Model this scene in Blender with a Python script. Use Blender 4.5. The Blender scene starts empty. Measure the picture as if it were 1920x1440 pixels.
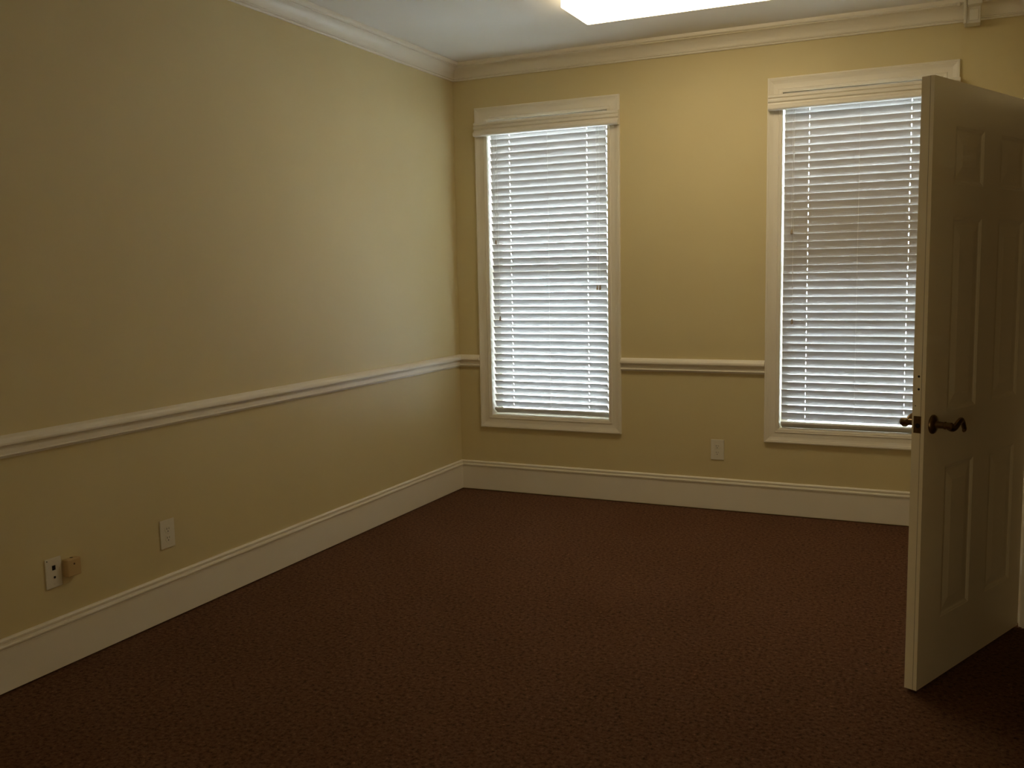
import bpy, bmesh, math, random
from mathutils import Vector, Matrix
random.seed(7)
sc = bpy.context.scene
COL = sc.collection

# ------------------------------------------------------------------ camera, light, exposure
CAM = Vector((3.14462, -5.86896, 1.5))
YAW, PITCH, ROLL = -0.4370315, -0.1143069, -0.0193680
cam = bpy.data.cameras.new('camera')
cam.sensor_width = 36.0
cam.lens = 1783.06 / 1920 * 36
cam.clip_start = 0.02
cam_ob = bpy.data.objects.new('camera', cam)
COL.objects.link(cam_ob)
fwd = Vector((math.sin(YAW) * math.cos(PITCH), math.cos(YAW) * math.cos(PITCH), math.sin(PITCH)))
rt = Vector((math.cos(YAW), -math.sin(YAW), 0))
up = rt.cross(fwd)
rt2 = math.cos(ROLL) * rt + math.sin(ROLL) * up
up2 = -math.sin(ROLL) * rt + math.cos(ROLL) * up
cam_ob.matrix_world = Matrix((
    (rt2.x, up2.x, -fwd.x, CAM.x), (rt2.y, up2.y, -fwd.y, CAM.y), (rt2.z, up2.z, -fwd.z, CAM.z), (0, 0, 0, 1)))
sc.camera = cam_ob

SKY = 27.5            # overcast daylight outside the windows
LAMP = 8.0           # fluorescent diffuser
LAMP_COLOR = (1.0, 0.82, 0.53)
FOYER_FILL = 14.5         # watts of a fill light added behind the camera, for the door edge
HALLWAY_FILL = 12.0       # watts of an unseen hallway lamp, added to lift the door face
sc.view_settings.view_transform = 'Standard'
sc.view_settings.look = 'None'
sc.view_settings.gamma = 1.0
sc.view_settings.use_curve_mapping = False
sc.view_settings.exposure = 0.0
sc.cycles.diffuse_bounces = 8
sc.cycles.max_bounces = 16
sc.cycles.transparent_max_bounces = 16
sc.cycles.sample_clamp_indirect = 60.0

world = bpy.data.worlds.new('overcast_sky')
sc.world = world
world.use_nodes = True
wn = world.node_tree.nodes
bg = wn['Background']
bg.inputs['Color'].default_value = (0.83, 0.95, 1.10, 1)
bg.inputs['Strength'].default_value = SKY

hl = bpy.data.lights.new('hallway_fill_lamp', 'AREA')  # added out of view, brightens the door face through the doorway
hl.shape = 'RECTANGLE'; hl.size = 0.35; hl.size_y = 1.2
hl.energy = HALLWAY_FILL
hl.color = LAMP_COLOR
hl_ob = bpy.data.objects.new('hallway_fill_lamp', hl)
hl_ob.location = (3.85, -5.9, 2.89)
COL.objects.link(hl_ob)

fl = bpy.data.lights.new('foyer_fill_light', 'AREA')  # added fill without a fixture, in an unseen foyer
fl.shape = 'RECTANGLE'; fl.size = 0.84; fl.size_y = 2.0
fl.energy = FOYER_FILL
fl.color = (1.0, 0.80, 0.48)
fl_ob = bpy.data.objects.new('foyer_fill_light', fl)
fl_ob.location = (2.65, -6.95, 1.06)
fl_ob.rotation_euler = (math.radians(90), 0, 0)
COL.objects.link(fl_ob)

# ------------------------------------------------------------------ materials
def mat(name, color, rough=0.5, spec=0.5, metal=0.0, var=0.0, scale=8.0, bump=0.0, bscale=300.0, bdist=0.001):
    m = bpy.data.materials.new(name)
    m.use_nodes = True
    nt = m.node_tree
    b = nt.nodes['Principled BSDF']
    b.inputs['Roughness'].default_value = rough
    b.inputs['Specular IOR Level'].default_value = spec
    b.inputs['Metallic'].default_value = metal
    tc = nt.nodes.new('ShaderNodeTexCoord')
    n = nt.nodes.new('ShaderNodeTexNoise')
    n.inputs['Scale'].default_value = scale
    n.inputs['Detail'].default_value = 4
    nt.links.new(tc.outputs['Object'], n.inputs['Vector'])
    r = nt.nodes.new('ShaderNodeValToRGB')
    r.color_ramp.elements[0].position = 0.3
    r.color_ramp.elements[1].position = 0.7
    r.color_ramp.elements[0].color = tuple(c * (1 - var) for c in color) + (1,)
    r.color_ramp.elements[1].color = tuple(min(1, c * (1 + var)) for c in color) + (1,)
    nt.links.new(n.outputs['Fac'], r.inputs['Fac'])
    nt.links.new(r.outputs['Color'], b.inputs['Base Color'])
    if bump > 0:
        n2 = nt.nodes.new('ShaderNodeTexNoise')
        n2.inputs['Scale'].default_value = bscale
        n2.inputs['Detail'].default_value = 3
        nt.links.new(tc.outputs['Object'], n2.inputs['Vector'])
        bp = nt.nodes.new('ShaderNodeBump')
        bp.inputs['Strength'].default_value = bump
        bp.inputs['Distance'].default_value = bdist
        nt.links.new(n2.outputs['Fac'], bp.inputs['Height'])
        nt.links.new(bp.outputs['Normal'], b.inputs['Normal'])
    return m

M_WALL = mat('khaki_wall_paint', (0.62, 0.53, 0.30), 0.55, 0.3, var=0.015, scale=3, bump=0.25, bscale=220)
M_CEIL = mat('ceiling_paint', (0.74, 0.71, 0.64), 0.85, 0.2, var=0.01, scale=4)
M_TRIM = mat('white_trim_paint', (0.76, 0.71, 0.60), 0.48, 0.5, var=0.01, scale=6)
M_DOOR = mat('white_door_paint', (0.76, 0.69, 0.52), 0.4, 0.5, var=0.015, scale=5)
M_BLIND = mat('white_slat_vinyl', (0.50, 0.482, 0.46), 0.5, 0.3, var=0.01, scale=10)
M_VALANCE = mat('white_valance_paint', (0.74, 0.70, 0.61), 0.4, 0.5, var=0.01, scale=10)
M_CORD = mat('white_cord', (0.75, 0.73, 0.69), 0.8, 0.2)
M_PLATE = mat('ivory_plastic', (0.70, 0.66, 0.55), 0.35, 0.5)
M_TASSEL = mat('tan_tassel', (0.34, 0.27, 0.19), 0.5, 0.4)
M_TAN = mat('tan_plastic', (0.50, 0.36, 0.17), 0.45, 0.4)
M_HOLE = mat('dark_socket', (0.012, 0.010, 0.010), 0.6, 0.2)
M_BRONZE = mat('aged_bronze', (0.20, 0.13, 0.065), 0.32, 0.5, metal=1.0, var=0.15, scale=40)
M_SENSOR = mat('white_sensor_plastic', (0.66, 0.62, 0.52), 0.4, 0.5)
M_METAL = mat('white_enamel_metal', (0.75, 0.74, 0.70), 0.4, 0.5)
M_GROUND = mat('pale_concrete', (0.72, 0.71, 0.70), 0.9, 0.2, var=0.06, scale=2)
M_BRICK = mat('red_brick', (0.26, 0.12, 0.08), 0.9, 0.2, var=0.25, scale=6)

def carpet_mat():
    m = bpy.data.materials.new('brown_carpet')
    m.use_nodes = True
    nt = m.node_tree
    b = nt.nodes['Principled BSDF']
    b.inputs['Roughness'].default_value = 0.95
    b.inputs['Specular IOR Level'].default_value = 0.1
    tc = nt.nodes.new('ShaderNodeTexCoord')
    n = nt.nodes.new('ShaderNodeTexNoise')
    n.inputs['Scale'].default_value = 62
    n.inputs['Detail'].default_value = 5
    n.inputs['Roughness'].default_value = 0.75
    r = nt.nodes.new('ShaderNodeValToRGB')
    e = r.color_ramp.elements
    e[0].position = 0.34; e[0].color = (0.030, 0.018, 0.011, 1)
    e[1].position = 0.68; e[1].color = (0.30, 0.135, 0.068, 1)
    x = e.new(0.50); x.color = (0.128, 0.058, 0.030, 1)
    x = e.new(0.60); x.color = (0.137, 0.074, 0.040, 1)
    big = nt.nodes.new('ShaderNodeTexNoise')
    big.inputs['Scale'].default_value = 2.2
    big.inputs['Detail'].default_value = 3
    mx = nt.nodes.new('ShaderNodeMix'); mx.data_type = 'RGBA'; mx.blend_type = 'MULTIPLY'
    mx.inputs['Factor'].default_value = 0.35
    rb = nt.nodes.new('ShaderNodeValToRGB')
    rb.color_ramp.elements[0].position = 0.3; rb.color_ramp.elements[0].color = (0.72, 0.72, 0.72, 1)
    rb.color_ramp.elements[1].position = 0.7; rb.color_ramp.elements[1].color = (1, 1, 1, 1)
    bp = nt.nodes.new('ShaderNodeBump')
    bp.inputs['Strength'].default_value = 0.6
    bp.inputs['Distance'].default_value = 0.004
    L = nt.links.new
    L(tc.outputs['Object'], n.inputs['Vector']); L(tc.outputs['Object'], big.inputs['Vector'])
    L(n.outputs['Fac'], r.inputs['Fac']); L(big.outputs['Fac'], rb.inputs['Fac'])
    L(r.outputs['Color'], mx.inputs['A']); L(rb.outputs['Color'], mx.inputs['B'])
    L(mx.outputs['Result'], b.inputs['Base Color'])
    L(n.outputs['Fac'], bp.inputs['Height']); L(bp.outputs['Normal'], b.inputs['Normal'])
    return m
M_CARPET = carpet_mat()

def glass_mat():
    m = bpy.data.materials.new('window_glass')
    m.use_nodes = True
    nt = m.node_tree
    nt.nodes.clear()
    out = nt.nodes.new('ShaderNodeOutputMaterial')
    t = nt.nodes.new('ShaderNodeBsdfTransparent')
    t.inputs['Color'].default_value = (0.93, 0.96, 0.95, 1)
    g = nt.nodes.new('ShaderNodeBsdfGlossy')
    g.inputs['Roughness'].default_value = 0.02
    f = nt.nodes.new('ShaderNodeFresnel')
    f.inputs['IOR'].default_value = 1.45
    mx = nt.nodes.new('ShaderNodeMixShader')
    nt.links.new(f.outputs['Fac'], mx.inputs['Fac'])
    nt.links.new(t.outputs['BSDF'], mx.inputs[1])
    nt.links.new(g.outputs['BSDF'], mx.inputs[2])
    nt.links.new(mx.outputs['Shader'], out.inputs['Surface'])
    return m
M_GLASS = glass_mat()

def lamp_mat():
    m = bpy.data.materials.new('glowing_diffuser')
    m.use_nodes = True
    b = m.node_tree.nodes['Principled BSDF']
    b.inputs['Base Color'].default_value = (0.8, 0.8, 0.78, 1)
    b.inputs['Emission Color'].default_value = LAMP_COLOR + (1,)
    b.inputs['Emission Strength'].default_value = LAMP
    return m
M_LAMP = lamp_mat()

# ------------------------------------------------------------------ helpers
def link(o, parent=None):
    COL.objects.link(o)
    if parent is not None:
        o.parent = parent
    return o

def obj(name, bm, m, parent=None, smooth=False):
    bmesh.ops.recalc_face_normals(bm, faces=bm.faces)
    me = bpy.data.meshes.new(name)
    bm.to_mesh(me); bm.free()
    me.materials.append(m)
    if smooth:
        for p in me.polygons: p.use_smooth = True
        try: me.set_sharp_from_angle(angle=math.radians(40))
        except Exception: pass
    return link(bpy.data.objects.new(name, me), parent)

def empty(name, loc=(0, 0, 0)):
    o = bpy.data.objects.new(name, None)
    o.empty_display_size = 0.05
    o.location = loc
    return link(o)

def thing(o, label, cat, group=None):
    o['label'] = label; o['category'] = cat
    if group: o['group'] = group
    return o

def structure(o, label=None):
    o['kind'] = 'structure'
    if label: o['label'] = label
    return o

def box(bm, lo, hi, bevel=0.0):
    lo = Vector(lo); hi = Vector(hi)
    r = bmesh.ops.create_cube(bm, size=1.0)
    vs = r['verts']
    for v in vs:
        v.co = Vector(((lo.x + hi.x) / 2 + v.co.x * (hi.x - lo.x), (lo.y + hi.y) / 2 + v.co.y * (hi.y - lo.y), (lo.z + hi.z) / 2 + v.co.z * (hi.z - lo.z)))
    if bevel > 0:
        es = list({e for v in vs for e in v.link_edges})
        bmesh.ops.bevel(bm, geom=es, offset=bevel, segments=2, affect='EDGES', profile=0.5)

def tube(bm, pts, radii, seg=16, cap=True):
    pts = [Vector(p) for p in pts]
    rings = []
    prev = None
    for i, p in enumerate(pts):
        t = (pts[min(i + 1, len(pts) - 1)] - pts[max(i - 1, 0)]).normalized()
        if prev is None:
            a = Vector((0, 0, 1)) if abs(t.z) < 0.9 else Vector((1, 0, 0))
            u = t.cross(a).normalized()
        else:
            u = (prev - t * prev.dot(t)).normalized()
        prev = u
        w = t.cross(u)
        rr = radii[i] if isinstance(radii, (list, tuple)) else radii
        ru, rw = rr if isinstance(rr, (list, tuple)) else (rr, rr)
        rings.append([bm.verts.new(p + u * math.cos(2 * math.pi * k / seg) * ru + w * math.sin(2 * math.pi * k / seg) * rw) for k in range(seg)])
    for a, b in zip(rings, rings[1:]):
        for k in range(seg):
            bm.faces.new((a[k], a[(k + 1) % seg], b[(k + 1) % seg], b[k]))
    if cap:
        bm.faces.new(rings[0]); bm.faces.new(rings[-1])

def lathe(bm, origin, axis, prof, seg=32):
    """prof: (distance along axis, radius)"""
    origin = Vector(origin); axis = Vector(axis).normalized()
    tube_pts = [origin + axis * d for d, r in prof]
    a = Vector((0, 0, 1)) if abs(axis.z) < 0.9 else Vector((1, 0, 0))
    u = axis.cross(a).normalized(); w = axis.cross(u)
    rings = [[bm.verts.new(c + u * math.cos(2 * math.pi * k / seg) * max(r, 1e-5) + w * math.sin(2 * math.pi * k / seg) * max(r, 1e-5)) for k in range(seg)] for c, (d, r) in zip(tube_pts, prof)]
    for p, q in zip(rings, rings[1:]):
        for k in range(seg):
            bm.faces.new((p[k], p[(k + 1) % seg], q[(k + 1) % seg], q[k]))
    bm.faces.new(rings[0]); bm.faces.new(rings[-1])

def extrude_profile(bm, prof, p0, p1, n, m0=0.0, m1=0.0):
    """prof: closed (out from wall, height) polygon swept from p0 to p1 along the wall; n points into the room. m: mitre at each end (+1 inside corner)."""
    p0 = Vector(p0); p1 = Vector(p1); n = Vector(n)
    d = (p1 - p0).normalized()
    a = [bm.verts.new(p0 + n * q + d * q * m0 + Vector((0, 0, h))) for q, h in prof]
    b = [bm.verts.new(p1 + n * q - d * q * m1 + Vector((0, 0, h))) for q, h in prof]
    k = len(prof)
    for i in range(k):
        bm.faces.new((a[i], a[(i + 1) % k], b[(i + 1) % k], b[i]))
    bm.faces.new(a); bm.faces.new(b)

def slab_with_holes(bm, us, vs, holes, to3, thick):
    """Wall built from grid cells over us x vs with rectangular holes; to3(u, v, depth)."""
    us = sorted(set(us + [h[0] for h in holes] + [h[1] for h in holes]))
    vs = sorted(set(vs + [h[2] for h in holes] + [h[3] for h in holes]))
    def solid(i, j):
        if i < 0 or j < 0 or i >= len(us) - 1 or j >= len(vs) - 1: return False
        cu = (us[i] + us[i + 1]) / 2; cv = (vs[j] + vs[j + 1]) / 2
        return not any(h[0] < cu < h[1] and h[2] < cv < h[3] for h in holes)
    cache = {}
    def V(i, j, k):
        if (i, j, k) not in cache: cache[(i, j, k)] = bm.verts.new(to3(us[i], vs[j], thick * k))
        return cache[(i, j, k)]
    for i in range(len(us) - 1):
        for j in range(len(vs) - 1):
            if not solid(i, j): continue
            for k in (0, 1):
                bm.faces.new((V(i, j, k), V(i + 1, j, k), V(i + 1, j + 1, k), V(i, j + 1, k)))
            if not solid(i - 1, j): bm.faces.new((V(i, j, 0), V(i, j + 1, 0), V(i, j + 1, 1), V(i, j, 1)))
            if not solid(i + 1, j): bm.faces.new((V(i + 1, j, 0), V(i + 1, j + 1, 0), V(i + 1, j + 1, 1), V(i + 1, j, 1)))
            if not solid(i, j - 1): bm.faces.new((V(i, j, 0), V(i + 1, j, 0), V(i + 1, j, 1), V(i, j, 1)))
            if not solid(i, j + 1): bm.faces.new((V(i, j + 1, 0), V(i + 1, j + 1, 0), V(i + 1, j + 1, 1), V(i, j + 1, 1)))

# ------------------------------------------------------------------ room shell
W, H, NEAR, FOY = 3.435, 2.912, -6.6, 0.9
TW = 0.16
HALL = 1.5                                        # dim hallway beyond the doorway
DY1 = -1.520; DY0 = DY1 - 0.918; DTOP = 2.140      # doorway in wall_right
WIN = [dict(x0=0.1665, x1=1.1900), dict(x0=2.1040, x1=3.1275)]
CZ0, CZ1, CW = 0.452, 2.615, 0.086                 # casing bottom, top and width
for w in WIN:
    w['o'] = (w['x0'] + CW - 0.004, w['x1'] - CW + 0.004, CZ0 + 0.083, CZ1 - CW + 0.004)

bm = bmesh.new(); box(bm, (-TW, NEAR - FOY - TW, -0.12), (W + HALL + TW, TW, 0.0)); structure(obj('floor', bm, M_CARPET), 'brown speckled wall-to-wall carpet')
bm = bmesh.new(); box(bm, (-TW, NEAR - FOY - TW, H), (W + HALL + TW, TW, H + 0.12)); structure(obj('ceiling', bm, M_CEIL), 'off-white ceiling')
bm = bmesh.new(); box(bm, (-TW, NEAR - FOY - TW, 0), (0, TW, H)); structure(obj('wall_left', bm, M_WALL), 'long khaki painted wall')
bm = bmesh.new()
slab_with_holes(bm, [0, W + HALL + TW], [0, H], [w['o'] for w in WIN], lambda u, v, d: Vector((u, d, v)), TW)
structure(obj('wall_back', bm, M_WALL), 'khaki painted wall with two windows')
bm = bmesh.new()
slab_with_holes(bm, [NEAR, 0], [0, H], [(DY0, DY1, 0, DTOP)], lambda u, v, d: Vector((W + d, u, v)), 0.12)
structure(obj('wall_right', bm, M_WALL), 'khaki painted wall behind the open door')
bm = bmesh.new()
slab_with_holes(bm, [0, W + HALL + TW], [0, H], [(2.2, 3.1, 0, 2.13)], lambda u, v, d: Vector((u, NEAR - d, v)), TW)  # opening added to let the foyer fill light in
structure(obj('wall_front', bm, M_WALL))
bm = bmesh.new()
slab_with_holes(bm, [0, W + HALL + TW], [0, H], [], lambda u, v, d: Vector((u, NEAR - FOY - d, v)), TW)
structure(obj('wall_foyer', bm, M_WALL))
bm = bmesh.new(); box(bm, (W + HALL, NEAR - FOY, 0), (W + HALL + TW, 0, H)); structure(obj('wall_hallway', bm, M_WALL))

# baseboards: square board with a grooved cap, a thin shadow gap above the carpet
BASE = [(0, 0.007), (0.015, 0.007), (0.015, 0.163), (0.0165, 0.164), (0.0165, 0.169), (0.0195, 0.172), (0.0205, 0.178), (0.018, 0.184),
        (0.0095, 0.1865), (0.0085, 0.190), (0.0135, 0.1925), (0.0135, 0.199), (0.007, 0.2045), (0, 0.2055)]
def run(name, prof, p0, p1, n, m0, m1, m=M_TRIM, label=None):
    bm = bmesh.new(); extrude_profile(bm, prof, p0, p1, n, m0, m1)
    return structure(obj(name, bm, m), label)
run('baseboard_left', BASE, (0, NEAR, 0), (0, 0, 0), (1, 0, 0), 1, 1)
run('baseboard_back', BASE, (0, 0, 0), (W, 0, 0), (0, -1, 0), 1, 1)
run('baseboard_right', BASE, (W, 0, 0), (W, DY1 + 0.075, 0), (-1, 0, 0), 1, 0)
run('baseboard_right', BASE, (W, DY0 - 0.075, 0), (W, NEAR, 0), (-1, 0, 0), 0, 1)
run('baseboard_front', BASE, (2.2, NEAR, 0), (0, NEAR, 0), (0, 1, 0), 0, 1)

# chair rail: sloped cap, dark undercut, cove and bead
RAIL = [(0, 0.867), (0.006, 0.868), (0.007, 0.8755), (0.0165, 0.877), (0.0185, 0.8795), (0.0175, 0.8835), (0.0150, 0.8855), (0.0145, 0.893), (0.0130, 0.902),
        (0.0105, 0.908), (0.0095, 0.9145), (0.026, 0.9155), (0.030, 0.9195), (0.0305, 0.926), (0.028, 0.935), (0.021, 0.944), (0.010, 0.950), (0, 0.953)]
run('trim_1', RAIL, (0, NEAR, 0), (0, 0, 0), (1, 0, 0), 1, 1, label='white chair rail along the long bare wall')
run('trim_2', RAIL, (0, 0, 0), (WIN[0]['x0'], 0, 0), (0, -1, 0), 1, 0, label='short white chair rail between corner and window')
run('trim_3', RAIL, (WIN[0]['x1'], 0, 0), (WIN[1]['x0'], 0, 0), (0, -1, 0), 0, 0, label='white chair rail between the two windows')
run('trim_4', RAIL, (WIN[1]['x1'], 0, 0), (W, 0, 0), (0, -1, 0), 0, 1)
run('trim_5', RAIL, (W, 0, 0), (W, DY1 + 0.075, 0), (-1, 0, 0), 1, 0)
run('trim_6', RAIL, (W, DY0 - 0.075, 0), (W, NEAR, 0), (-1, 0, 0), 0, 1)

# crown moulding
CR = [(0, 2.8065), (0.010, 2.8065), (0.0130, 2.810), (0.0120, 2.8145), (0.0075, 2.8165), (0.0075, 2.8185), (0.0140, 2.8195), (0.0155, 2.8230), (0.0125, 2.827)]
for k in range(0, 11):
    a = k / 10 * math.pi / 2
    CR.append((0.014 + 0.058 * (1 - math.cos(a)), 2.8285 + 0.056 * math.sin(a)))
CR += [(0.071, 2.8855), (0.0705, 2.889), (0.082, 2.8895), (0.089, 2.894), (0.091, 2.902), (0.091, 2.912), (0, 2.912)]
run('trim_7', CR, (0, NEAR, 0), (0, 0, 0), (1, 0, 0), 1, 1, label='white crown moulding above the long bare wall')
run('trim_8', CR, (0, 0, 0), (W, 0, 0), (0, -1, 0), 1, 1, label='white crown moulding above the windows')
run('trim_9', CR, (W, 0, 0), (W, NEAR, 0), (-1, 0, 0), 1, 1)
run('trim_10', CR, (W, NEAR, 0), (0, NEAR, 0), (0, 1, 0), 1, 1)

# ------------------------------------------------------------------ windows
# casing profile: (distance in from the outer edge, out from wall)
CAS = [(0, 0), (0, 0.016), (0.0025, 0.0185), (0.010, 0.0185), (0.0125, 0.0165), (0.016, 0.0165), (0.024, 0.0135), (0.036, 0.0105), (0.052, 0.0095),
       (0.062, 0.0095), (0.064, 0.012), (0.068, 0.0125), (0.070, 0.0105), (0.080, 0.010), (0.083, 0.008), (CW, 0.008), (CW, 0)]
def casing_side(parent, prof, a, b, inward, n, m0=1, m1=1, m=M_TRIM, name='casing'):
    """one mitred side of a frame; a,b outer corners; inward: unit vector from the outer edge into the frame; n: out of the wall"""
    bm = bmesh.new()
    a = Vector(a); b = Vector(b); inward = Vector(inward); n = Vector(n); d = (b - a).normalized()
    A = [bm.verts.new(a + inward * q + d * q * m0 + n * h) for q, h in prof]
    B = [bm.verts.new(b + inward * q - d * q * m1 + n * h) for q, h in prof]
    k = len(prof)
    for i in range(k):
        bm.faces.new((A[i], A[(i + 1) % k], B[(i + 1) % k], B[i]))
    bm.faces.new(A); bm.faces.new(B)
    return obj(name, bm, m, parent)

for wi, w in enumerate(WIN):
    root = structure(empty('window_%d' % (wi + 1), (0, 0, 0)), ['tall narrow window beside the room corner', 'tall narrow window partly behind the open door'][wi])
    x0, x1 = w['x0'], w['x1']
    n = (0, -1, 0)
    casing_side(root, CAS, (x0, 0, CZ0), (x0, 0, CZ1), (1, 0, 0), n)
    casing_side(root, CAS, (x1, 0, CZ0), (x1, 0, CZ1), (-1, 0, 0), n)
    casing_side(root, CAS, (x0, 0, CZ0), (x1, 0, CZ0), (0, 0, 1), n)
    casing_side(root, CAS, (x0, 0, CZ1), (x1, 0, CZ1), (0, 0, -1), n)
    ox0, ox1, oz0, oz1 = w['o']
    t = 0.004
    bm = bmesh.new(); box(bm, (ox0, -0.001, oz0), (ox0 + t, TW, oz1)); obj('jamb', bm, M_TRIM, root)
    bm = bmesh.new(); box(bm, (ox1 - t, -0.001, oz0), (ox1, TW, oz1)); obj('jamb', bm, M_TRIM, root)
    bm = bmesh.new(); box(bm, (ox0 + t, -0.001, oz1 - t), (ox1 - t, TW, oz1)); obj('head_jamb', bm, M_TRIM, root)
    bm = bmesh.new(); box(bm, (ox0 + t, -0.001, oz0), (ox1 - t, TW, oz0 + t)); obj('sill', bm, M_TRIM, root)
    zm = (oz0 + oz1) / 2
    for (za, zb, ya) in ((oz0 + t, zm + 0.018, 0.088), (zm - 0.018, oz1 - t, 0.120)):
        fx0, fx1, fr, fd = ox0 + t, ox1 - t, 0.036, 0.030
        bm = bmesh.new()
        box(bm, (fx0, ya, za), (fx0 + fr, ya + fd, zb)); box(bm, (fx1 - fr, ya, za), (fx1, ya + fd, zb))
        box(bm, (fx0 + fr, ya, za), (fx1 - fr, ya + fd, za + fr)); box(bm, (fx0 + fr, ya, zb - fr), (fx1 - fr, ya + fd, zb))
        s = obj('sash', bm, M_TRIM, root)
        bm = bmesh.new(); box(bm, (fx0 + fr - 0.004, ya + 0.012, za + fr - 0.004), (fx1 - fr + 0.004, ya + 0.016, zb - fr + 0.004))
        obj('pane', bm, M_GLASS, s)

# ------------------------------------------------------------------ venetian blinds
PITCH_Z, N_SLAT, SLAT_W = 0.0466, 40, 0.050
Z_TOP = 2.4301                                      # centre of the topmost slat
SY = 0.034                                          # blind plane inside the opening
def slat_mesh(length, holes):
    """flat vinyl slat, slightly crowned, with a rout hole for each ladder; x along, y across"""
    bm = bmesh.new()
    xs = [0.0]
    for h in holes: xs += [h - 0.0021, h + 0.0021]
    xs.append(length)
    ys = [-SLAT_W / 2, -0.008, 0.008, SLAT_W / 2]
    zc = [0.0, 0.0012, 0.0012, 0.0]
    th = 0.0013
    V = {}
    for i, x in enumerate(xs):
        for j, y in enumerate(ys):
            for k in (0, 1):
                V[i, j, k] = bm.verts.new((x, y, zc[j] + (th if k else -th)))
    hole = lambda i, j: (i % 2 == 1 and i < len(xs) - 2 and j == 1)
    ok = lambda i, j: 0 <= i < len(xs) - 1 and 0 <= j < 3 and not hole(i, j)
    for i in range(len(xs) - 1):
        for j in range(3):
            if not ok(i, j): continue
            for k in (0, 1): bm.faces.new((V[i, j, k], V[i + 1, j, k], V[i + 1, j + 1, k], V[i, j + 1, k]))
            if not ok(i - 1, j): bm.faces.new((V[i, j, 0], V[i, j + 1, 0], V[i, j + 1, 1], V[i, j, 1]))
            if not ok(i + 1, j): bm.faces.new((V[i + 1, j, 0], V[i + 1, j + 1, 0], V[i + 1, j + 1, 1], V[i + 1, j, 1]))
            if not ok(i, j - 1): bm.faces.new((V[i, j, 0], V[i + 1, j, 0], V[i + 1, j, 1], V[i, j, 1]))
            if not ok(i, j + 1): bm.faces.new((V[i, j + 1, 0], V[i + 1, j + 1, 0], V[i + 1, j + 1, 1], V[i, j + 1, 1]))
    bmesh.ops.recalc_face_normals(bm, faces=bm.faces)
    me = bpy.data.meshes.new('slat'); bm.to_mesh(me); bm.free(); me.materials.append(M_BLIND)
    return me

# valance: moulded board in front of the head casing, with returns. (out from wall, height)
VAL = [(0.030, 2.424), (0.052, 2.424), (0.060, 2.427), (0.064, 2.433), (0.064, 2.443), (0.061, 2.449), (0.051, 2.454), (0.045, 2.460), (0.0445, 2.468),
       (0.053, 2.471), (0.055, 2.475), (0.055, 2.484), (0.053, 2.487), (0.0445, 2.490), (0.0445, 2.494), (0.051, 2.496), (0.052, 2.500), (0.052, 2.508), (0.048, 2.512), (0.040, 2.515), (0.030, 2.515)]
def blind(i, w, tilt, label):
    x0, x1 = w['x0'], w['x1']
    root = empty('venetian_blind', ((x0 + x1) / 2, 0, CZ0))
    thing(root, label, 'blind', 'slatted window blinds')
    inv = -Vector(root.location)
    def part(name, bm, m, parent=root, smooth=False):
        for v in bm.verts: v.co += inv
        return obj(name, bm, m, parent, smooth)
    vx0, vx1 = x0 + 0.020, x1 - 0.006
    bm = bmesh.new(); extrude_profile(bm, VAL, (vx0, 0, 0), (vx1, 0, 0), (0, -1, 0))
    v = part('valance', bm, M_VALANCE)
    for a in (vx0 - 0.010, vx1):
        bm = bmesh.new(); extrude_profile(bm, [(0.0185, 2.424)] + VAL[1:-1] + [(0.0185, 2.515)], (a, 0, 0), (a + 0.010, 0, 0), (0, -1, 0))
        part('valance_return', bm, M_VALANCE, v)
    sx0 = w['o'][0] + 0.0135; sx1 = w['o'][1] - 0.0215
    L = sx1 - sx0
    bm = bmesh.new(); box(bm, (sx0 - 0.004, 0.006, 2.462), (sx1 + 0.006, 0.066, 2.5275)); part('head_rail', bm, M_METAL)
    lad = (0.401 - WIN[0]['x0'] + x0, 0.953 - WIN[0]['x0'] + x0)
    me = slat_mesh(L, [l - sx0 for l in lad])
    for k in range(N_SLAT):
        s = bpy.data.objects.new('slat', me)
        link(s, root)
        s.location = Vector((sx0 + random.uniform(-0.0008, 0.0008), SY, Z_TOP - k * PITCH_Z)) + inv
        s.rotation_euler = (math.radians(-(tilt(k) + random.uniform(-0.8, 0.8))), 0, 0)
    zb = 0.560 if i else 0.569
    bm = bmesh.new(); box(bm, (0, -0.0255, -0.0065), (L + 0.002, 0.0255, 0.0065), 0.002)
    br = obj('bottom_rail', bm, M_BLIND, root)
    br.location = Vector((sx0 - 0.001, SY, zb)) + inv
    br.rotation_euler = (math.radians(-36), 0, 0)
    for l in lad + ((0.682 - WIN[0]['x0'] + x0),):
        c = math.cos(math.radians(58)) * SLAT_W / 2 + 0.0022
        bm = bmesh.new()
        tube(bm, [(l, SY - c, 2.452), (l, SY - c, zb + 0.010)], 0.0008, 6)
        tube(bm, [(l, SY + c, 2.452), (l, SY + c, zb + 0.010)], 0.0008, 6)
        part('ladder_cord', bm, M_CORD)
    yc = SY - 0.026
    dx = x0 - WIN[0]['x0']
    if i == 0:
        cords = [(0.300, 1.720), (0.320, 1.202), (1.026, 1.404), (1.045, 1.404)]
    else:
        cords = [(2.249 - dx, 1.720), (2.258 - dx, 1.185), (1.026, 1.404), (1.045, 0.590)]
    for cx, cz in cords:
        bm = bmesh.new(); tube(bm, [(cx + dx, yc, 2.452), (cx + dx, yc, cz + 0.01)], 0.0009, 6)
        c = part('pull_cord' if cx > 0.6 else 'tilt_cord', bm, M_CORD)
        bm = bmesh.new(); lathe(bm, (cx + dx, yc, cz + 0.018), (0, 0, -1), [(0, 0.0025), (0.003, 0.0045), (0.010, 0.006), (0.024, 0.0075), (0.029, 0.0075), (0.031, 0.005)], 12)
        part('tassel', bm, M_TASSEL, c, True)
    return root
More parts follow.
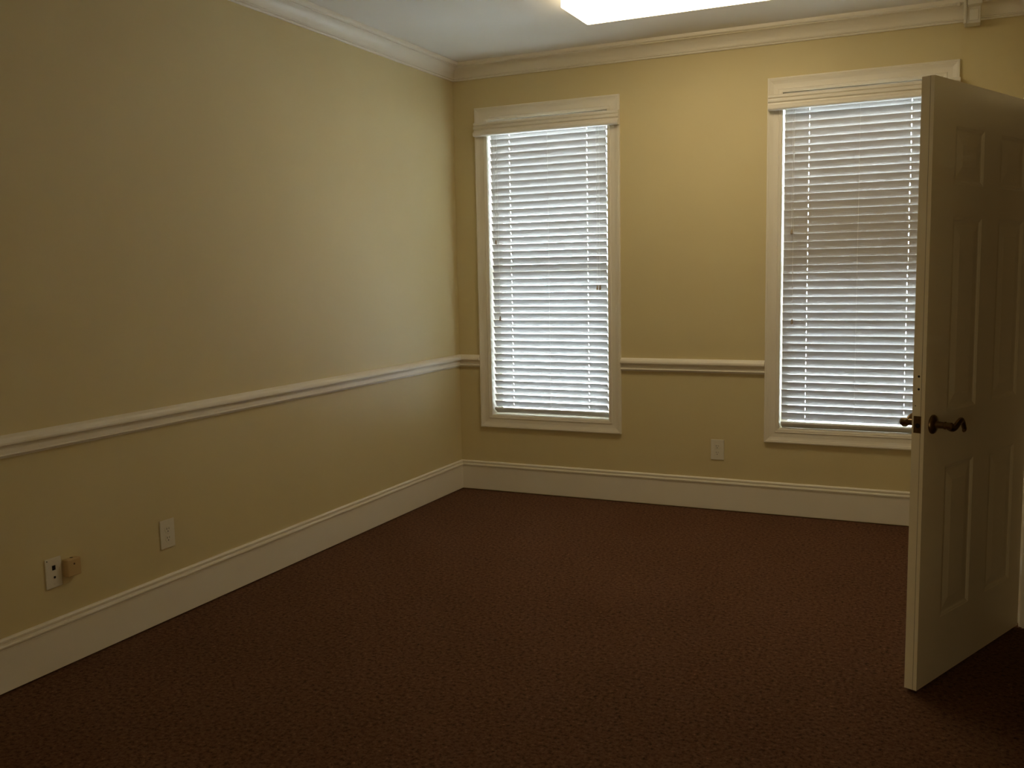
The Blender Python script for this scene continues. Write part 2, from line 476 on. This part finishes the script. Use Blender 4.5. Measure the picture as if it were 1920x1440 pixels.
blind(0, WIN[0], lambda k: 62 - 5 * k / 38, 'white slatted blind in the window beside the room corner, bright daylight between slats')
blind(1, WIN[1], lambda k: 70 + 12 * math.exp(-((k - 15) / 7.0) ** 2), 'white slatted blind partly hidden behind the open door, more tightly closed')

# ------------------------------------------------------------------ doorway and door
root = structure(empty('trim_11', (0, 0, 0)), 'white door frame around the doorway in the side wall')
JT = 0.018
for (ya, yb) in ((DY1 - JT, DY1), (DY0, DY0 + JT)):
    bm = bmesh.new(); box(bm, (W - 0.001, ya, 0.002), (W + 0.121, yb, DTOP - JT)); obj('jamb', bm, M_TRIM, root)
bm = bmesh.new(); box(bm, (W - 0.001, DY0, DTOP - JT), (W + 0.121, DY1, DTOP)); obj('head_jamb', bm, M_TRIM, root)
DC = [(q * 0.85, h) for q, h in CAS]
dcw = CW * 0.85 - 0.006
for X, nx in ((W, -1), (W + 0.12, 1)):
    ya, yb, zt = DY1 + dcw, DY0 - dcw, DTOP + dcw
    casing_side(root, DC, (X, ya, 0.002), (X, ya, zt), (0, -1, 0), (nx, 0, 0), 0, 1)
    casing_side(root, DC, (X, yb, 0.002), (X, yb, zt), (0, 1, 0), (nx, 0, 0), 0, 1)
    casing_side(root, DC, (X, ya, zt), (X, yb, zt), (0, 0, -1), (nx, 0, 0))

# door leaf in its own frame: s along from the latch edge, t = out of the hall face (0) towards the room (-), z up
DL, DT, DZ0, DZ1 = 0.907, 0.0435, 0.012, 2.125
LATCH = Vector((3.060, -2.365, 0)); HINGE = Vector((3.418, -1.532, 0))
DVEC = (HINGE - LATCH).normalized(); NVEC = Vector((DVEC.y, -DVEC.x, 0))
door = structure(empty('door_1', LATCH), 'open white six panel door with bronze lever, seen edge on')
door['category'] = 'door'
door.rotation_euler = (0, 0, math.atan2(DVEC.y, DVEC.x))      # local x = s, local -y = hall side (NVEC)
# local frame: x = s, y = -t  (hall face at y=0, room face at y=+DT)
COLS = [(0.172, 0.408), (0.556, 0.790)]
ROWS = [(0.238, 0.796), (0.990, 1.668), (1.782, 1.977)]
HOLES = [(c[0], c[1], r[0], r[1]) for c in COLS for r in ROWS]
bm = bmesh.new()
slab_with_holes(bm, [0.0, DL], [DZ0, DZ1], HOLES, lambda u, v, d: Vector((u, d, v)), DT)
# veneer seam down the latch edge, groove shade coloured into a thin strip
sl = obj('slab', bm, M_DOOR, door)
bm = bmesh.new(); box(bm, (-0.0006, 0.0128, DZ0), (0.0004, 0.0142, DZ1)); obj('edge_seam', bm, mat('seam_shadow', (0.30, 0.25, 0.15), 0.8), sl)
def panel_bm(x0, x1, z0, z1):
    bm = bmesh.new()
    # rings: inset from the opening, depth below the face
    rings = [(0.0, 0.0), (0.003, 0.0014), (0.007, 0.0022), (0.013, 0.0048), (0.016, 0.0056), (0.024, 0.0056), (0.058, 0.0020), (0.060, 0.0015)]
    loops = []
    for side in (0, 1):
        prev = None
        for ins, dep in rings:
            y = dep if side == 0 else DT - dep
            q = [bm.verts.new(v) for v in ((x0 + ins, y, z0 + ins), (x1 - ins, y, z0 + ins), (x1 - ins, y, z1 - ins), (x0 + ins, y, z1 - ins))]
            if prev:
                for a in range(4): bm.faces.new((prev[a], prev[(a + 1) % 4], q[(a + 1) % 4], q[a]))
            else: loops.append(q)
            prev = q
        bm.faces.new(prev)
    for a in range(4): bm.faces.new((loops[0][a], loops[0][(a + 1) % 4], loops[1][(a + 1) % 4], loops[1][a]))
    return bm
for h in HOLES: obj('panel', panel_bm(*h), M_DOOR, door)
# hardware
LS, LZ = 0.062, 0.958
for side in (-1, 1):
    face = 0.0 if side < 0 else DT
    P = lambda s, off, z: Vector((s, face + side * off, z))
    bm = bmesh.new()
    lathe(bm, P(LS, 0, LZ), (0, side, 0), [(0, 0.0335), (0.004, 0.0335), (0.008, 0.031), (0.011, 0.024), (0.013, 0.016), (0.014, 0.0125), (0.040, 0.0115), (0.042, 0.0135), (0.046, 0.0135), (0.048, 0.0115), (0.058, 0.0120), (0.066, 0.0125), (0.070, 0.009)], 28)
    hd = obj('door_handle', bm, M_BRONZE, door, True)
    bm = bmesh.new()
    pts = []; rad = []
    for k in range(25):
        u = k / 24
        s = LS - 0.004 + 0.118 * u
        z = LZ - 0.002 - 0.008 * math.sin(math.pi * min(1, u / 0.42)) * (u < 0.42) + (0.013 * math.sin(math.pi * (u - 0.42) / 0.58 * 1.0) if u >= 0.42 else 0) - 0.016 * max(0, (u - 0.72) / 0.28) ** 2
        pts.append(P(s, 0.060 + 0.004 * math.sin(math.pi * u), z)); rad.append((0.0078 + 0.003 * (1 - u), 0.0100 + 0.003 * (1 - u)))
    e = pts[-1]
    pts += [e + Vector((0.003, 0, -0.005)), e + Vector((0.001, 0, -0.010)), e + Vector((-0.004, 0, -0.012))]
    rad += [(0.0075, 0.0095), (0.007, 0.0088), (0.0052, 0.006)]
    tube(bm, pts, rad, 14)
    obj('lever', bm, M_BRONZE, hd, True)
bm = bmesh.new(); box(bm, (-0.0012, 0.0108, 0.932), (0.0008, 0.0372, 0.991), 0.0004); lp = obj('latch_plate', bm, M_BRONZE, door)
bm = bmesh.new(); lathe(bm, (-0.0010, 0.0225, 0.958), (-1, 0, 0), [(0, 0.0085), (0.0010, 0.0085), (0.0012, 0.007)], 20); obj('latch_bore', bm, M_HOLE, lp)
for z in (0.938, 0.985):
    bm = bmesh.new(); lathe(bm, (-0.0010, 0.024, z), (-1, 0, 0), [(0, 0.0032), (0.0007, 0.0028)], 12); obj('screw', bm, M_BRONZE, lp)
for y, z, r in ((0.0235, 1.128, 0.0042), (0.0230, 1.084, 0.0042), (0.033, 1.026, 0.0020)):
    bm = bmesh.new(); lathe(bm, (0.0006, y, z), (-1, 0, 0), [(0, r), (0.0008, r)], 14); obj('screw_hole', bm, M_HOLE, sl)
for z in (0.24, 1.07, 1.90):
    bm = bmesh.new(); tube(bm, [(DL + 0.006, DT + 0.004, z - 0.045), (DL + 0.006, DT + 0.004, z + 0.045)], 0.006, 12)
    box(bm, (DL - 0.0005, 0.008, z - 0.045), (DL + 0.0015, DT + 0.004, z + 0.045))
    obj('hinge', bm, M_BRONZE, door)

# ------------------------------------------------------------------ ceiling light
FX0, FX1, FY0, FY1, FZ = 1.297, 2.517, -1.249, -0.866, 2.830
light = empty('ceiling_light', (FX0, FY0, H))
thing(light, 'glowing white fluorescent box light fixed to the ceiling in front of the windows', 'ceiling light')
inv = -Vector(light.location)
bm = bmesh.new(); box(bm, (FX0 + 0.004, FY0 + 0.004, H - 0.022), (FX1 - 0.004, FY1 - 0.004, H - 0.0005), 0.002)
for v in bm.verts: v.co += inv
obj('housing', bm, M_METAL, light)
bm = bmesh.new(); box(bm, (FX0, FY0, FZ), (FX1, FY1, H - 0.022), 0.004)
for v in bm.verts: v.co += inv
obj('diffuser', bm, M_LAMP, light)

# ------------------------------------------------------------------ outlets and boxes
def plate_thing(name, label, cat, origin, right, out, w, h, group=None):
    """frame for a wall plate: local u right, v out of the wall, z up"""
    o = empty(name, origin); thing(o, label, cat, group)
    r = Vector(right); n = Vector(out)
    o.matrix_world = Matrix(((r.x, n.x, 0, origin[0]), (r.y, n.y, 0, origin[1]), (0, 0, 1, origin[2]), (0, 0, 0, 1)))
    bm = bmesh.new(); box(bm, (-w / 2, 0.0, -h / 2), (w / 2, 0.0062, h / 2), 0.0022)
    obj('wall_plate', bm, M_PLATE, o)
    return o
def duplex(origin, right, out, label):
    o = plate_thing('wall_outlet', label, 'outlet', origin, right, out, 0.083, 0.128, 'duplex wall outlets')
    for dz in (0.0203, -0.0203):
        bm = bmesh.new()
        lathe(bm, (0, 0.0060, dz), (0, 1, 0), [(0, 0.0172), (0.0016, 0.0172), (0.0020, 0.0165)], 28)
        for v in bm.verts: v.co.z = dz + max(-0.0135, min(0.0135, v.co.z - dz))
        rc = obj('receptacle', bm, M_PLATE, o)
        for (a, b, hw, hh) in ((-0.0063, 0.0035, 0.0013, 0.0042), (0.0063, 0.0035, 0.0011, 0.0035)):
            bm = bmesh.new(); box(bm, (a - hw, 0.0076, dz + b - hh), (a + hw, 0.0083, dz + b + hh)); obj('slot', bm, M_HOLE, rc)
        bm = bmesh.new(); lathe(bm, (0, 0.0076, dz - 0.0085), (0, 1, 0), [(0, 0.0026), (0.0007, 0.0026)], 12); obj('ground_hole', bm, M_HOLE, rc)
    bm = bmesh.new(); lathe(bm, (0, 0.0060, 0), (0, 1, 0), [(0, 0.0032), (0.0010, 0.0030), (0.0014, 0.002)], 12); obj('screw', bm, M_PLATE, o)
    return o
duplex((1.8175, 0, 0.3865), (1, 0, 0), (0, -1, 0), 'ivory duplex outlet on the window wall, below the chair rail between windows')
duplex((0, -2.788, 0.3885), (0, 1, 0), (1, 0, 0), 'ivory duplex outlet on the long bare wall, above the baseboard')
pl = plate_thing('phone_jack', 'ivory jack plate with dark square port on the long bare wall, beside a tan box', 'jack plate', (0, -3.379, 0.3865), (0, 1, 0), (1, 0, 0), 0.072, 0.118)
bm = bmesh.new(); box(bm, (-0.0075, 0.0060, 0.0105), (0.0075, 0.0068, 0.0290)); obj('port', bm, M_HOLE, pl)
bm = bmesh.new(); lathe(bm, (0.0015, 0.0060, -0.0185), (0, 1, 0), [(0, 0.0050), (0.0008, 0.0050)], 16); obj('coax_port', bm, M_HOLE, pl)
for u, v in ((-0.0285, 0.051), (0.0, 0.045), (0.0, -0.045)):
    bm = bmesh.new(); lathe(bm, (u, 0.0060, v), (0, 1, 0), [(0, 0.0026), (0.0009, 0.0022)], 12); obj('screw', bm, M_PLATE if u == 0 else M_HOLE, pl)

jb = empty('junction_box', (0, -3.304, 0.391))
thing(jb, 'small tan surface box on the long bare wall, next to the ivory jack plate', 'junction box')
jb.matrix_world = Matrix(((0, 1, 0, 0), (1, 0, 0, -3.3045), (0, 0, 1, 0.3905), (0, 0, 0, 1)))
bm = bmesh.new(); box(bm, (-0.031, 0.0, -0.035), (0.031, 0.032, 0.035), 0.004); obj('cover', bm, M_TAN, jb)
bm = bmesh.new(); lathe(bm, (0.003, 0.012, 0.0348), (0, 0, 1), [(0, 0.0065), (0.0006, 0.0065)], 18); obj('top_port', bm, M_HOLE, jb)
bm = bmesh.new(); lathe(bm, (-0.001, 0.0317, 0.014), (0, 1, 0), [(0, 0.0042), (0.0007, 0.0042)], 14); obj('screw_hole', bm, mat('dark_tan_hole', (0.10, 0.06, 0.03), 0.7), jb)

# ------------------------------------------------------------------ motion sensor on the crown moulding
ms = empty('motion_sensor', (3.18, -0.09, 2.84))
thing(ms, 'small white sensor unit on the crown moulding above the half hidden window', 'sensor')
inv = -Vector(ms.location)
def mpart(name, bm, m):
    for v in bm.verts: v.co += inv
    return obj(name, bm, m, ms)
bm = bmesh.new(); box(bm, (3.141, -0.098, 2.777), (3.218, -0.012, 2.912), 0.003); mpart('back_plate', bm, M_SENSOR)
bm = bmesh.new(); box(bm, (3.153, -0.150, 2.862), (3.224, -0.096, 2.912), 0.003); mpart('housing', bm, M_SENSOR)
bm = bmesh.new(); box(bm, (3.136, -0.112, 2.777), (3.150, -0.096, 2.912), 0.003); mpart('side_cover', bm, M_SENSOR)
bm = bmesh.new(); box(bm, (3.165, -0.104, 2.790), (3.206, -0.097, 2.846), 0.002); mpart('lens', bm, M_PLATE)
bm = bmesh.new(); lathe(bm, (3.113, -0.080, 2.874), (0, 0, 1), [(0, 0.004), (0.004, 0.009), (0.012, 0.010), (0.038, 0.010)], 14); mpart('bracket_knob', bm, M_SENSOR)

# ------------------------------------------------------------------ outside
bm = bmesh.new(); box(bm, (-40, TW + 0.05, -0.9), (45, 60, -0.7)); structure(obj('ground', bm, M_GROUND))
